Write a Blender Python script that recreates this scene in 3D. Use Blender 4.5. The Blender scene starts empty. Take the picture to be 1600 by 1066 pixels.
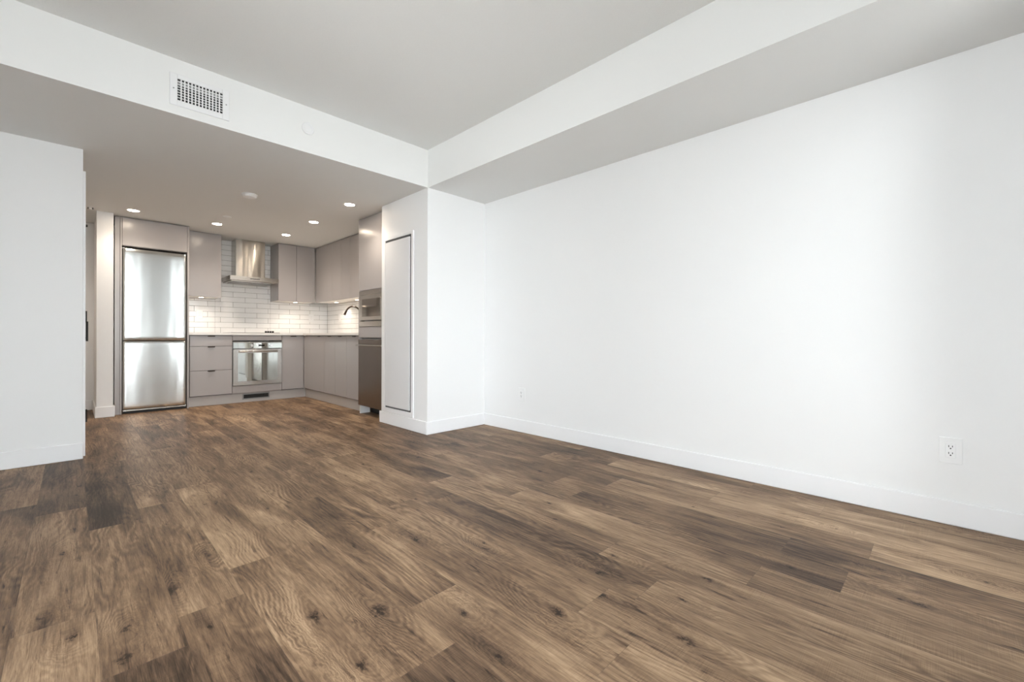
import bpy, bmesh, math, random
from mathutils import Vector, Matrix

PI = math.pi
C = bpy.context.scene.collection
scene = bpy.context.scene

# ------------------------------------------------------------------ camera
cam_d = bpy.data.cameras.new('camera')
cam = bpy.data.objects.new('camera', cam_d)
C.objects.link(cam)
cam_d.sensor_width = 36.0
cam_d.lens = 680.66 * 36.0 / 1600.0
cam_d.shift_y = -7.15 / 1600.0
cam_d.clip_start = 0.01
cam.matrix_world = (Matrix.Translation((0, 0, 0.89)) @ Matrix.Rotation(-math.radians(45.2573), 4, 'Z')
                    @ Matrix.Rotation(PI / 2, 4, 'X') @ Matrix.Rotation(0.0024, 4, 'Z'))
scene.camera = cam

# ------------------------------------------------------------------ world, daylight, exposure
scene.view_settings.view_transform = 'Standard'
scene.view_settings.look = 'None'
scene.view_settings.exposure = 0.0
scene.view_settings.gamma = 1.0
scene.view_settings.use_curve_mapping = False

SKY = 10.7          # overcast sky radiance
POT = 29.0         # watts of one recessed ceiling light
PUCK = 7.0         # watts of one under-cabinet puck
WARM = (1.0, 0.885, 0.755)

world = bpy.data.worlds.new('overcast_sky')
scene.world = world
world.use_nodes = True
wn = world.node_tree
for n in list(wn.nodes):
    wn.nodes.remove(n)
w_out = wn.nodes.new('ShaderNodeOutputWorld')
w_bg = wn.nodes.new('ShaderNodeBackground')
w_tc = wn.nodes.new('ShaderNodeTexCoord')
w_sep = wn.nodes.new('ShaderNodeSeparateXYZ')
w_rmp = wn.nodes.new('ShaderNodeValToRGB')
w_map = wn.nodes.new('ShaderNodeMapRange')
w_map.inputs[1].default_value = -0.5
w_map.inputs[2].default_value = 0.5
wn.links.new(w_tc.outputs['Generated'], w_sep.inputs[0])
wn.links.new(w_sep.outputs[2], w_map.inputs[0])
wn.links.new(w_map.outputs[0], w_rmp.inputs[0])
w_rmp.color_ramp.elements[0].position = 0.35
w_rmp.color_ramp.elements[0].color = (0.63, 0.635, 0.65, 1)
w_rmp.color_ramp.elements[1].position = 0.55
w_rmp.color_ramp.elements[1].color = (0.93, 0.95, 1.0, 1)
wn.links.new(w_rmp.outputs[0], w_bg.inputs[0])
# the cloud cover is brighter towards the low sun behind the camera (-Y)
w_sy = wn.nodes.new('ShaderNodeMapRange')
w_sy.inputs[1].default_value = 0.2
w_sy.inputs[2].default_value = -1.0
w_sy.inputs[3].default_value = SKY
w_sy.inputs[4].default_value = SKY * 1.35
wn.links.new(w_sep.outputs[1], w_sy.inputs[0])
wn.links.new(w_sy.outputs[0], w_bg.inputs[1])
wn.links.new(w_bg.outputs[0], w_out.inputs[0])

# window openings (one behind the camera, one in the side wall out of view, one added for its daylight) and their light portals
WX0, WX1, WZ0, WZ1, WY = -0.60, 0.84, 0.10, 2.40, -0.58
VX0, VX1 = 2.04, 2.48
SY0, SY1, XW = -0.30, 1.75, -1.70
def portal(name, size, loc, rot):
    pd = bpy.data.lights.new(name, 'AREA')
    pd.shape = 'RECTANGLE'
    pd.size, pd.size_y = size
    pd.energy = 1.0
    pd.cycles.is_portal = True
    po = bpy.data.objects.new(name, pd)
    C.objects.link(po)
    po.location = loc
    po.rotation_euler = rot
portal('window_portal', (WX1 - WX0, WZ1 - WZ0), ((WX0 + WX1) / 2, WY - 0.15, (WZ0 + WZ1) / 2), (PI / 2, 0, PI))
portal('window_portal', (VX1 - VX0, WZ1 - WZ0), ((VX0 + VX1) / 2, WY - 0.15, (WZ0 + WZ1) / 2), (PI / 2, 0, PI))
portal('window_portal', (SY1 - SY0, WZ1 - WZ0), (XW - 0.15, (SY0 + SY1) / 2, (WZ0 + WZ1) / 2), (PI / 2, 0, PI / 2))

# ------------------------------------------------------------------ materials
def new_mat(name):
    m = bpy.data.materials.new(name)
    m.use_nodes = True
    nt = m.node_tree
    b = nt.nodes['Principled BSDF']
    return m, nt, b

def nd(nt, t, **kw):
    n = nt.nodes.new(t)
    for k, v in kw.items():
        setattr(n, k, v)
    return n

def lk(nt, a, b):
    nt.links.new(a, b)

def mth(nt, op, a, b=None, c=None, clamp=False):
    n = nt.nodes.new('ShaderNodeMath')
    n.operation = op
    n.use_clamp = clamp
    for i, v in enumerate((a, b, c)):
        if v is None:
            continue
        if isinstance(v, (int, float)):
            n.inputs[i].default_value = v
        else:
            nt.links.new(v, n.inputs[i])
    return n.outputs[0]

def plain(name, col, rough=0.5, metal=0.0, bump=0.0, bscale=300.0, var=0.03, spec=0.5, stretch=None, coat=0.0):
    """a procedural surface: slightly varied colour and a fine bump"""
    m, nt, b = new_mat(name)
    tc = nd(nt, 'ShaderNodeTexCoord')
    mp = nd(nt, 'ShaderNodeMapping')
    lk(nt, tc.outputs['Object'], mp.inputs[0])
    if stretch:
        mp.inputs['Scale'].default_value = stretch
    nz = nd(nt, 'ShaderNodeTexNoise')
    nz.inputs['Scale'].default_value = bscale
    nz.inputs['Detail'].default_value = 3.0
    lk(nt, mp.outputs[0], nz.inputs['Vector'])
    hs = nd(nt, 'ShaderNodeMix', data_type='RGBA')
    hs.inputs[6].default_value = tuple(c * (1 - var) for c in col) + (1,)
    hs.inputs[7].default_value = tuple(min(1, c * (1 + var)) for c in col) + (1,)
    lk(nt, nz.outputs[0], hs.inputs[0])
    lk(nt, hs.outputs[2], b.inputs['Base Color'])
    b.inputs['Roughness'].default_value = rough
    b.inputs['Metallic'].default_value = metal
    b.inputs['Specular IOR Level'].default_value = spec
    b.inputs['Coat Weight'].default_value = coat
    if bump:
        bp = nd(nt, 'ShaderNodeBump')
        bp.inputs['Strength'].default_value = bump
        bp.inputs['Distance'].default_value = 0.001
        lk(nt, nz.outputs[0], bp.inputs['Height'])
        lk(nt, bp.outputs[0], b.inputs['Normal'])
    return m

M = {}
M['wall'] = plain('white_wall_paint', (0.84, 0.84, 0.84), 0.55, bump=0.06, bscale=260, var=0.006, spec=0.3)
M['ceiling'] = plain('stippled_ceiling_paint', (0.80, 0.80, 0.79), 0.8, bump=0.6, bscale=110, var=0.02, spec=0.2)
M['soffit'] = plain('smooth_ceiling_paint', (0.80, 0.80, 0.79), 0.75, bump=0.08, bscale=260, var=0.006, spec=0.2)
M['trim'] = plain('white_trim_paint', (0.86, 0.86, 0.87), 0.35, var=0.006, spec=0.4)
M['plastic'] = plain('white_plastic', (0.85, 0.85, 0.85), 0.35, var=0.01)
M['cabinet'] = plain('taupe_laminate', (0.41, 0.386, 0.381), 0.24, bump=0.03, bscale=500, var=0.015, spec=0.5)
M['kick'] = plain('grey_toe_kick', (0.52, 0.49, 0.47), 0.45, var=0.02)
M['carcass'] = plain('white_melamine', (0.66, 0.62, 0.58), 0.4, var=0.01)
M['shadow_gap'] = plain('black_parts_and_gap_shade', (0.012, 0.012, 0.012), 0.6, var=0.05)  # black for small parts and for shade painted into gaps and openings
M['gap_shade'] = plain('grey_gap_shade', (0.11, 0.11, 0.115), 0.7, var=0.05)  # shade of the door and panel gaps, put into the colour
M['panel'] = plain('pale_grey_panel_paint', (0.74, 0.74, 0.75), 0.4, var=0.006, spec=0.4)
M['black'] = plain('matte_black_metal', (0.014, 0.013, 0.013), 0.4, var=0.05)
M['bronze'] = plain('dark_bronze_metal', (0.05, 0.035, 0.028), 0.3, metal=0.8, var=0.05)
M['counter'] = plain('white_quartz', (0.86, 0.85, 0.83), 0.22, bscale=40, var=0.02)
M['grout'] = plain('grey_grout', (0.27, 0.255, 0.245), 0.8, var=0.05)
M['black_glass'] = plain('black_ceramic_glass', (0.01, 0.01, 0.01), 0.05, var=0.02)
M['louver'] = plain('grey_painted_louver', (0.62, 0.62, 0.62), 0.5, var=0.03)
M['fitting'] = plain('painted_fitting', (0.80, 0.80, 0.805), 0.45, var=0.006)
M['grille'] = plain('grey_grille_metal', (0.30, 0.30, 0.30), 0.45, metal=0.4, var=0.03)
M['mirror_glass'] = plain('reflective_oven_glass', (0.66, 0.70, 0.68), 0.03, metal=0.92, var=0.01)
M['mw_glass'] = plain('dark_reflective_glass', (0.26, 0.24, 0.215), 0.05, metal=0.9, var=0.01)
M['chrome'] = plain('polished_chrome', (0.8, 0.8, 0.8), 0.12, metal=1.0, var=0.01)
M['window_frame'] = plain('charcoal_window_frame', (0.05, 0.052, 0.055), 0.4, var=0.03)
M['concrete'] = plain('outside_concrete', (0.35, 0.35, 0.35), 0.9, bscale=20, var=0.1)

def steel(name, col, rough, aniso, rot, wave=0.0, stretch=(2, 2, 900)):
    m, nt, b = new_mat(name)
    tc = nd(nt, 'ShaderNodeTexCoord')
    mp = nd(nt, 'ShaderNodeMapping')
    mp.inputs['Scale'].default_value = stretch
    lk(nt, tc.outputs['Object'], mp.inputs[0])
    nz = nd(nt, 'ShaderNodeTexNoise')
    nz.inputs['Scale'].default_value = 1.0
    nz.inputs['Detail'].default_value = 2.0
    lk(nt, mp.outputs[0], nz.inputs['Vector'])
    mx = nd(nt, 'ShaderNodeMix', data_type='RGBA')
    mx.inputs[6].default_value = tuple(c * 0.96 for c in col) + (1,)
    mx.inputs[7].default_value = tuple(c * 1.04 for c in col) + (1,)
    lk(nt, nz.outputs[0], mx.inputs[0])
    lk(nt, mx.outputs[2], b.inputs['Base Color'])
    b.inputs['Metallic'].default_value = 1.0
    b.inputs['Roughness'].default_value = rough
    b.inputs['Anisotropic'].default_value = aniso
    b.inputs['Anisotropic Rotation'].default_value = rot
    tg = nd(nt, 'ShaderNodeTangent', direction_type='RADIAL', axis='Z')
    lk(nt, tg.outputs[0], b.inputs['Tangent'])
    if wave:
        n2 = nd(nt, 'ShaderNodeTexNoise')
        n2.inputs['Scale'].default_value = 1.0
        n2.inputs['Detail'].default_value = 1.0
        m2 = nd(nt, 'ShaderNodeMapping')
        m2.inputs['Scale'].default_value = (7, 7, 0.9)
        lk(nt, tc.outputs['Object'], m2.inputs[0])
        lk(nt, m2.outputs[0], n2.inputs['Vector'])
        bp = nd(nt, 'ShaderNodeBump')
        bp.inputs['Strength'].default_value = 1.0
        bp.inputs['Distance'].default_value = wave
        lk(nt, n2.outputs[0], bp.inputs['Height'])
        lk(nt, bp.outputs[0], b.inputs['Normal'])
    return m

M['steel'] = steel('brushed_stainless_steel', (0.52, 0.50, 0.475), 0.24, 0.6, 0.25)
M['fridge'] = steel('stainless_fridge_door', (0.70, 0.715, 0.705), 0.15, 0.6, 0.25, wave=0.0022)
M['hood'] = steel('brushed_hood_steel', (0.50, 0.475, 0.44), 0.22, 0.9, 0.25, wave=0.010)

M['steel_shaded'] = steel('shaded_brushed_steel', (0.30, 0.268, 0.245), 0.22, 0.6, 0.25)  # same steel, with the dark hall's reflection put into its base colour

def emit(name, col, strength):
    m = bpy.data.materials.new(name)
    m.use_nodes = True
    nt = m.node_tree
    nt.nodes.remove(nt.nodes['Principled BSDF'])
    e = nd(nt, 'ShaderNodeEmission')
    e.inputs[0].default_value = col + (1,)
    e.inputs[1].default_value = strength
    lk(nt, e.outputs[0], nt.nodes['Material Output'].inputs[0])
    return m
M['puck'] = emit('lit_puck_lens', (1.0, 0.84, 0.66), 16.0)
M['lamp'] = emit('lit_lens', (1.0, 0.84, 0.66), 115.0)

def window_glass():
    m = bpy.data.materials.new('window_glass')
    m.use_nodes = True
    nt = m.node_tree
    nt.nodes.remove(nt.nodes['Principled BSDF'])
    t = nd(nt, 'ShaderNodeBsdfTransparent')
    t.inputs[0].default_value = (0.95, 0.97, 0.96, 1)
    g = nd(nt, 'ShaderNodeBsdfGlossy')
    g.inputs['Roughness'].default_value = 0.0
    f = nd(nt, 'ShaderNodeFresnel')
    f.inputs[0].default_value = 1.45
    mx = nd(nt, 'ShaderNodeMixShader')
    lk(nt, f.outputs[0], mx.inputs[0])
    lk(nt, t.outputs[0], mx.inputs[1])
    lk(nt, g.outputs[0], mx.inputs[2])
    lk(nt, mx.outputs[0], nt.nodes['Material Output'].inputs[0])
    return m
M['glass'] = window_glass()

def tile_mat():
    m, nt, b = new_mat('glazed_white_tile')
    tc = nd(nt, 'ShaderNodeTexCoord')
    nz = nd(nt, 'ShaderNodeTexNoise')
    nz.inputs['Scale'].default_value = 14
    lk(nt, tc.outputs['Object'], nz.inputs['Vector'])
    mx = nd(nt, 'ShaderNodeMix', data_type='RGBA')
    mx.inputs[6].default_value = (0.86, 0.855, 0.85, 1)
    mx.inputs[7].default_value = (0.90, 0.895, 0.89, 1)
    lk(nt, nz.outputs[0], mx.inputs[0])
    lk(nt, mx.outputs[2], b.inputs['Base Color'])
    b.inputs['Roughness'].default_value = 0.12
    bp = nd(nt, 'ShaderNodeBump')
    bp.inputs['Strength'].default_value = 0.5
    bp.inputs['Distance'].default_value = 0.003
    lk(nt, nz.outputs[0], bp.inputs['Height'])
    lk(nt, bp.outputs[0], b.inputs['Normal'])
    return m
M['tile'] = tile_mat()

def floor_mat():
    m, nt, b = new_mat('oak_vinyl_planks')
    tc = nd(nt, 'ShaderNodeTexCoord')
    sp = nd(nt, 'ShaderNodeSeparateXYZ')
    lk(nt, tc.outputs['Object'], sp.inputs[0])
    X, Y = sp.outputs[0], sp.outputs[1]
    def attr(n):
        a = nd(nt, 'ShaderNodeAttribute', attribute_name=n, attribute_type='GEOMETRY')
        return a
    tone = attr('tone').outputs['Fac']
    seed = attr('seed').outputs['Fac']
    def coords(sx, sy, sz=1.0):
        cb = nd(nt, 'ShaderNodeCombineXYZ')
        lk(nt, mth(nt, 'MULTIPLY', X, sx), cb.inputs[0])
        lk(nt, mth(nt, 'MULTIPLY', Y, sy), cb.inputs[1])
        lk(nt, mth(nt, 'MULTIPLY', seed, sz), cb.inputs[2])
        return cb.outputs[0]
    def noise(sx, sy, detail=2.0, dist=0.0, sz=17.0, rough=0.5):
        n = nd(nt, 'ShaderNodeTexNoise')
        n.inputs['Scale'].default_value = 1.0
        n.inputs['Detail'].default_value = detail
        n.inputs['Roughness'].default_value = rough
        n.inputs['Distortion'].default_value = dist
        lk(nt, coords(sx, sy, sz), n.inputs['Vector'])
        return n.outputs[0]
    warp = mth(nt, 'MULTIPLY', mth(nt, 'SUBTRACT', noise(30, 18, 4, 0, 17, 0.65), 0.5), 0.055)
    broad_sum, core_sum, tail_sum = None, None, None
    for kn in ('knot_a', 'knot_b'):
        a = nd(nt, 'ShaderNodeSeparateXYZ')
        lk(nt, attr(kn).outputs['Vector'], a.inputs[0])
        dx = mth(nt, 'ADD', mth(nt, 'SUBTRACT', X, a.outputs[0]), warp)
        dy = mth(nt, 'ADD', mth(nt, 'SUBTRACT', Y, a.outputs[1]), warp)
        r = mth(nt, 'MAXIMUM', a.outputs[2], 0.0005)
        u = mth(nt, 'DIVIDE', dx, r)
        v = mth(nt, 'DIVIDE', dy, r)
        u2 = mth(nt, 'MULTIPLY', u, u)
        v2 = mth(nt, 'MULTIPLY', v, v)
        def gauss(ku, kv):
            s = mth(nt, 'ADD', mth(nt, 'MULTIPLY', u2, ku), mth(nt, 'MULTIPLY', v2, kv))
            return mth(nt, 'POWER', 2.718, mth(nt, 'MULTIPLY', s, -1.0))
        br, co, ta = gauss(0.14, 0.02), gauss(3.0, 1.0), gauss(1.6, 0.03)
        broad_sum = br if broad_sum is None else mth(nt, 'ADD', broad_sum, br)
        core_sum = co if core_sum is None else mth(nt, 'ADD', core_sum, co)
        tail_sum = ta if tail_sum is None else mth(nt, 'ADD', tail_sum, ta)
    # growth rings
    ph = mth(nt, 'ADD', mth(nt, 'MULTIPLY', X, 42.0), mth(nt, 'MULTIPLY', noise(5.5, 1.3, 2, 0.4), 15.0))
    ph = mth(nt, 'ADD', ph, mth(nt, 'MULTIPLY', broad_sum, 7.0))
    ph = mth(nt, 'ADD', ph, mth(nt, 'MULTIPLY', noise(60, 9, 3), 0.9))
    rings = mth(nt, 'ADD', mth(nt, 'MULTIPLY', mth(nt, 'SINE', mth(nt, 'MULTIPLY', ph, 2 * PI)), 0.5), 0.5)
    rmask = mth(nt, 'MULTIPLY', mth(nt, 'SUBTRACT', noise(4, 1.6, 2, 0, 31), 0.38), 3.2, clamp=True)
    low = noise(7.0, 1.25, 3, 0.9, 23.0)
    low2 = noise(2.5, 2.2, 2, 0.3, 41.0)
    fine = noise(330, 26, 3, 0, 3.0, 0.6)
    mid = noise(80, 5.0, 5, 0.5, 7.0, 0.7)
    saw = noise(9, 420, 2, 0, 5.0)
    sawm = mth(nt, 'MULTIPLY', mth(nt, 'SUBTRACT', noise(9, 5, 2, 0, 57), 0.42), 3.5, clamp=True)
    crack = mth(nt, 'MULTIPLY', mth(nt, 'SUBTRACT', noise(48, 4.5, 5, 0.8, 67, 0.65), 0.60), 7.0, clamp=True)
    vein = mth(nt, 'MULTIPLY', mth(nt, 'SUBTRACT', noise(130, 3.0, 4, 0.5, 71, 0.7), 0.57), 6.0, clamp=True)
    t = tone
    def acc(t, sig, amp, mid_=0.5, mask=None):
        s = mth(nt, 'MULTIPLY', mth(nt, 'SUBTRACT', sig, mid_), amp)
        if mask is not None:
            s = mth(nt, 'MULTIPLY', s, mask)
        return mth(nt, 'ADD', t, s)
    t = acc(t, low, 1.25)
    t = acc(t, low2, 0.55)
    t = acc(t, rings, 0.30, 0.5, rmask)
    t = acc(t, fine, 0.45)
    t = acc(t, mid, 0.95)
    t = acc(t, saw, 0.40, 0.5, sawm)
    t = acc(t, crack, -0.5, 0.0)
    t = acc(t, vein, -0.34, 0.0)
    spk = mth(nt, 'MULTIPLY', mth(nt, 'SUBTRACT', noise(95, 70, 3, 0.6, 13, 0.6), 0.36), 4.0, clamp=True)
    t = acc(t, mth(nt, 'MULTIPLY', core_sum, spk), -0.85, 0.0)
    t = acc(t, mth(nt, 'MULTIPLY', tail_sum, mth(nt, 'MULTIPLY', mth(nt, 'SUBTRACT', mid, 0.3), 2.6, clamp=True)), -0.34, 0.0)
    t = mth(nt, 'ADD', mth(nt, 'MULTIPLY', mth(nt, 'SUBTRACT', t, 0.5), 0.80), 0.5)
    rp = nd(nt, 'ShaderNodeValToRGB')
    e = rp.color_ramp.elements
    e[0].position = 0.0
    e[0].color = (0.022, 0.012, 0.007, 1)
    e[1].position = 1.0
    e[1].color = (0.54, 0.375, 0.235, 1)
    for p, c in ((0.22, (0.065, 0.039, 0.024, 1)), (0.5, (0.185, 0.114, 0.067, 1)), (0.75, (0.345, 0.228, 0.138, 1))):
        k = e.new(p)
        k.color = c
    lk(nt, t, rp.inputs[0])
    # plank grooves from plank-local coordinates (metres)
    uv = nd(nt, 'ShaderNodeUVMap', uv_map='plank')
    us = nd(nt, 'ShaderNodeSeparateXYZ')
    lk(nt, uv.outputs[0], us.inputs[0])
    gu = mth(nt, 'MINIMUM', us.outputs[0], mth(nt, 'SUBTRACT', 0.183, us.outputs[0]))
    gv = mth(nt, 'MINIMUM', us.outputs[1], mth(nt, 'SUBTRACT', 1.22, us.outputs[1]))
    gd = mth(nt, 'MINIMUM', gu, gv)
    groove = mth(nt, 'SUBTRACT', 1.0, mth(nt, 'DIVIDE', gd, 0.0016), clamp=True)
    mx = nd(nt, 'ShaderNodeMix', data_type='RGBA')
    lk(nt, mth(nt, 'MULTIPLY', groove, 0.35), mx.inputs[0])
    lk(nt, rp.outputs[0], mx.inputs[6])
    mx.inputs[7].default_value = (0.05, 0.035, 0.025, 1)
    lk(nt, mx.outputs[2], b.inputs['Base Color'])
    b.inputs['Roughness'].default_value = 0.5
    b.inputs['Specular IOR Level'].default_value = 0.25
    h = mth(nt, 'ADD', mth(nt, 'MULTIPLY', fine, 0.5), mth(nt, 'MULTIPLY', mid, 0.5))
    h = mth(nt, 'SUBTRACT', h, mth(nt, 'MULTIPLY', groove, 0.8))
    bp = nd(nt, 'ShaderNodeBump')
    bp.inputs['Strength'].default_value = 0.35
    bp.inputs['Distance'].default_value = 0.0012
    lk(nt, h, bp.inputs['Height'])
    lk(nt, bp.outputs[0], b.inputs['Normal'])
    return m
M['floor'] = floor_mat()

# ------------------------------------------------------------------ mesh helpers
def add_box(bm, x0, x1, y0, y1, z0, z1, bev=0.0, seg=1):
    r = bmesh.ops.create_cube(bm, size=1.0)
    vs = r['verts']
    for v in vs:
        v.co = Vector(((x0 + x1) / 2 + v.co.x * (x1 - x0), (y0 + y1) / 2 + v.co.y * (y1 - y0), (z0 + z1) / 2 + v.co.z * (z1 - z0)))
    if bev > 0:
        es = set()
        for v in vs:
            es.update(v.link_edges)
        bmesh.ops.bevel(bm, geom=list(es), offset=bev, segments=seg, affect='EDGES', profile=0.5)

def bx(x0, x1, y0, y1, z0, z1, bev=0.0, seg=1):
    bm = bmesh.new()
    add_box(bm, x0, x1, y0, y1, z0, z1, bev, seg)
    return bm

def add_cyl(bm, p0, p1, r0, r1=None, n=24, cap=True):
    p0, p1 = Vector(p0), Vector(p1)
    r1 = r0 if r1 is None else r1
    d = p1 - p0
    mt = Matrix.Translation((p0 + p1) / 2) @ d.to_track_quat('Z', 'Y').to_matrix().to_4x4()
    bmesh.ops.create_cone(bm, cap_ends=cap, segments=n, radius1=r0, radius2=r1, depth=d.length, matrix=mt)

def add_lathe(bm, center, axis, prof, n=40):
    """prof: list of (radius, height along axis)"""
    q = Vector(axis).to_track_quat('Z', 'Y')
    rings = []
    for r, h in prof:
        ring = []
        for i in range(n):
            a = 2 * PI * i / n
            ring.append(bm.verts.new(Vector(center) + q @ Vector((r * math.cos(a), r * math.sin(a), h))))
        rings.append(ring)
    for a, b_ in zip(rings, rings[1:]):
        for i in range(n):
            bm.faces.new((a[i], a[(i + 1) % n], b_[(i + 1) % n], b_[i]))
    bm.faces.new(list(reversed(rings[0])))
    bm.faces.new(rings[-1])

def add_tube(bm, pts, r, n=14):
    pts = [Vector(p) for p in pts]
    rs = r if isinstance(r, (list, tuple)) else [r] * len(pts)
    rings = []
    up = None
    for i, p in enumerate(pts):
        d = (pts[min(i + 1, len(pts) - 1)] - pts[max(i - 1, 0)]).normalized()
        if up is None:
            up = d.orthogonal().normalized()
        up = (up - d * up.dot(d)).normalized()
        s = d.cross(up)
        rings.append([bm.verts.new(p + rs[i] * (math.cos(2 * PI * k / n) * up + math.sin(2 * PI * k / n) * s)) for k in range(n)])
    for a, b_ in zip(rings, rings[1:]):
        for k in range(n):
            bm.faces.new((a[k], a[(k + 1) % n], b_[(k + 1) % n], b_[k]))
    bm.faces.new(list(reversed(rings[0])))
    bm.faces.new(rings[-1])

def world_loc(o):
    p = Vector(o.location)
    while o.parent:
        o = o.parent
        p += Vector(o.location)
    return p

def obj(name, bm, mat, parent=None, smooth=False, label=None):
    """link a bmesh given in world coordinates as one object, origin at its lowest middle point (or the parent's)"""
    bmesh.ops.recalc_face_normals(bm, faces=bm.faces[:])
    me = bpy.data.meshes.new(name)
    lo = Vector((min(v.co[i] for v in bm.verts) for i in range(3)))
    hi = Vector((max(v.co[i] for v in bm.verts) for i in range(3)))
    org = Vector(((lo.x + hi.x) / 2, (lo.y + hi.y) / 2, lo.z))
    for v in bm.verts:
        v.co -= org
    if smooth:
        for f in bm.faces:
            f.smooth = True
    bm.to_mesh(me)
    bm.free()
    me.materials.append(M[mat])
    if smooth:
        try:
            me.set_sharp_from_angle(angle=math.radians(35))
        except Exception:
            pass
    o = bpy.data.objects.new(name, me)
    C.objects.link(o)
    o.location = org
    if parent:
        o.parent = parent
        o.location = org - world_loc(parent)
    if label:
        o['label'] = label
    return o

def thing(name, label, cat, loc, group=None):
    o = bpy.data.objects.new(name, None)
    o.empty_display_size = 0.1
    C.objects.link(o)
    o.location = loc
    return tag(o, label, cat, group)

def tag(o, label, cat, group=None):
    o['label'] = label
    o['category'] = cat
    if group:
        o['group'] = group
    return o

def struct(name, bm, mat, parent=None, smooth=False):
    o = obj(name, bm, mat, parent, smooth)
    o['kind'] = 'structure'
    return o

def cyl(p0, p1, r0, r1=None, n=24):
    bm = bmesh.new()
    add_cyl(bm, p0, p1, r0, r1, n)
    return bm

def lathe(center, axis, prof, n=40):
    bm = bmesh.new()
    add_lathe(bm, center, axis, prof, n)
    return bm

# ------------------------------------------------------------------ main dimensions (metres)
XR = 2.941      # white side wall of the living room
XK = 2.952      # kitchen side wall
YB = 7.19       # back wall
YS = 3.309      # face of the dropped bulkhead and of the stub wall
XS = 2.255      # side face of the stub wall and of the long bulkhead
ZL, ZH = 2.232, 2.569
YL = 4.413      # wall on the hallway side, facing the room
XL = 0.052
BBH, BBT = 0.118, 0.013

# ------------------------------------------------------------------ floor of individual planks (one surface)
def build_floor():
    rnd = random.Random(11)
    W, L = 0.183, 1.22
    phase = {-2: 3.38, -1: 3.16, 0: 2.76, 1: 1.713, 2: 1.93, 3: 2.225, 4: 2.46, 7: 1.96, 8: 1.003, 10: 1.475, 11: 1.70}
    tones = {(-2, 3.38 - L): 0.42, (-1, 3.16): 0.30, (-1, 3.16 - L): 0.55, (0, 2.76): 0.30, (0, 2.76 - L): 0.50, (0, 2.76 - 2 * L): 0.34,
             (1, 1.713): 0.60, (1, 1.713 - L): 0.34, (2, 1.93): 0.62, (2, 1.93 - L): 0.58, (3, 2.225): 0.6, (3, 2.225 - L): 0.54,
             (3, 2.225 - 2 * L): 0.36, (4, 2.46): 0.60, (4, 2.46 - L): 0.44, (4, 2.46 - 2 * L): 0.60, (7, 1.96): 0.62, (7, 1.96 - L): 0.40,
             (7, 1.96 - 2 * L): 0.68, (8, 1.003 - L): 0.68, (8, 1.003): 0.62, (10, 1.475 - L): 0.38, (10, 1.475 - 2 * L): 0.64,
             (11, 1.70): 0.36, (11, 1.70 - L): 0.47, (11, 1.70 - 2 * L): 0.34}
    knots = [(0.697, 1.30, .030), (0.538, 1.413, .026), (0.551, 1.116, .020), (1.061, 1.64, .020), (0.888, 1.095, .018), (1.99, 0.054, .022),
             (1.267, 0.539, .024), (1.107, 0.884, .026), (1.284, 0.835, .022), (1.28, 0.436, .022), (1.643, 0.616, .016), (1.397, 0.923, .018),
             (0.246, 1.918, .020), (0.12, 1.763, .018), (0.10, 1.60, .022), (-0.066, 2.023, .018), (-0.03, 2.544, .016), (0.388, 2.115, .016),
             (1.122, 1.404, .020), (1.22, 1.368, .014), (0.0, 1.82, .016), (1.545, 0.945, .016), (2.15, 1.15, .014), (1.8, 1.5, .014)]
    bm = bmesh.new()
    uvl = bm.loops.layers.uv.new('plank')
    data = []
    x_start = min(XW, -1.5)
    k = math.floor((x_start - 0.054) / W)
    x_end, y0f, y1f = 3.1, WY, 7.32
    while 0.054 + W * k < x_end:
        xa, xb = 0.054 + W * k, 0.054 + W * (k + 1)
        ph = phase.get(k, rnd.uniform(0, L))
        j = math.floor((y0f - ph) / L)
        while ph + L * j < y1f:
            ya, yb = ph + L * j, ph + L * (j + 1)
            x0, x1 = max(xa, x_start), min(xb, x_end)
            y0, y1 = max(ya, y0f), min(yb, y1f)
            tone = None
            for (kk, yy), tv in tones.items():
                if kk == k and abs(yy - ya) < 0.02:
                    tone = tv
            if tone is None:
                tone = min(0.80, max(0.30, rnd.gauss(0.71 if (xa > 0.7 and yb < 1.9) else 0.54, 0.05)))
            ks = [q for q in knots if xa < q[0] < xb and ya < q[1] < yb][:2]
            while len(ks) < 2:
                if rnd.random() < 0.55:
                    ks.append((rnd.uniform(xa + .03, xb - .03), rnd.uniform(ya + .1, yb - .1), rnd.uniform(.006, .013)))
                else:
                    ks.append((xa, -50.0, .01))
            if x1 - x0 > 1e-4 and y1 - y0 > 1e-4:
                vs = [bm.verts.new((x, y, 0)) for x, y in ((x0, y0), (x1, y0), (x1, y1), (x0, y1))]
                f = bm.faces.new(vs)
                for lp in f.loops:
                    lp[uvl].uv = (lp.vert.co.x - xa, lp.vert.co.y - ya)
                data.append((tone, rnd.uniform(0, 10), ks))
            j += 1
        k += 1
    nplank = len(data)
    # underside of the slab
    add_box(bm, x_start, x_end, y0f, y1f, -0.12, -0.005)
    me = bpy.data.meshes.new('floor')
    bm.to_mesh(me)
    bm.free()
    n = len(me.polygons)
    data += [(0.4, 0.0, [(0, -50, .01), (0, -50, .01)])] * (n - nplank)
    for nm in ('tone', 'seed'):
        a = me.attributes.new(nm, 'FLOAT', 'FACE')
        a.data.foreach_set('value', [d[0 if nm == 'tone' else 1] for d in data])
    for q, nm in enumerate(('knot_a', 'knot_b')):
        a = me.attributes.new(nm, 'FLOAT_VECTOR', 'FACE')
        a.data.foreach_set('vector', [c for d in data for c in d[2][q]])
    me.materials.append(M['floor'])
    o = bpy.data.objects.new('floor', me)
    C.objects.link(o)
    o['kind'] = 'structure'
build_floor()

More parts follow.
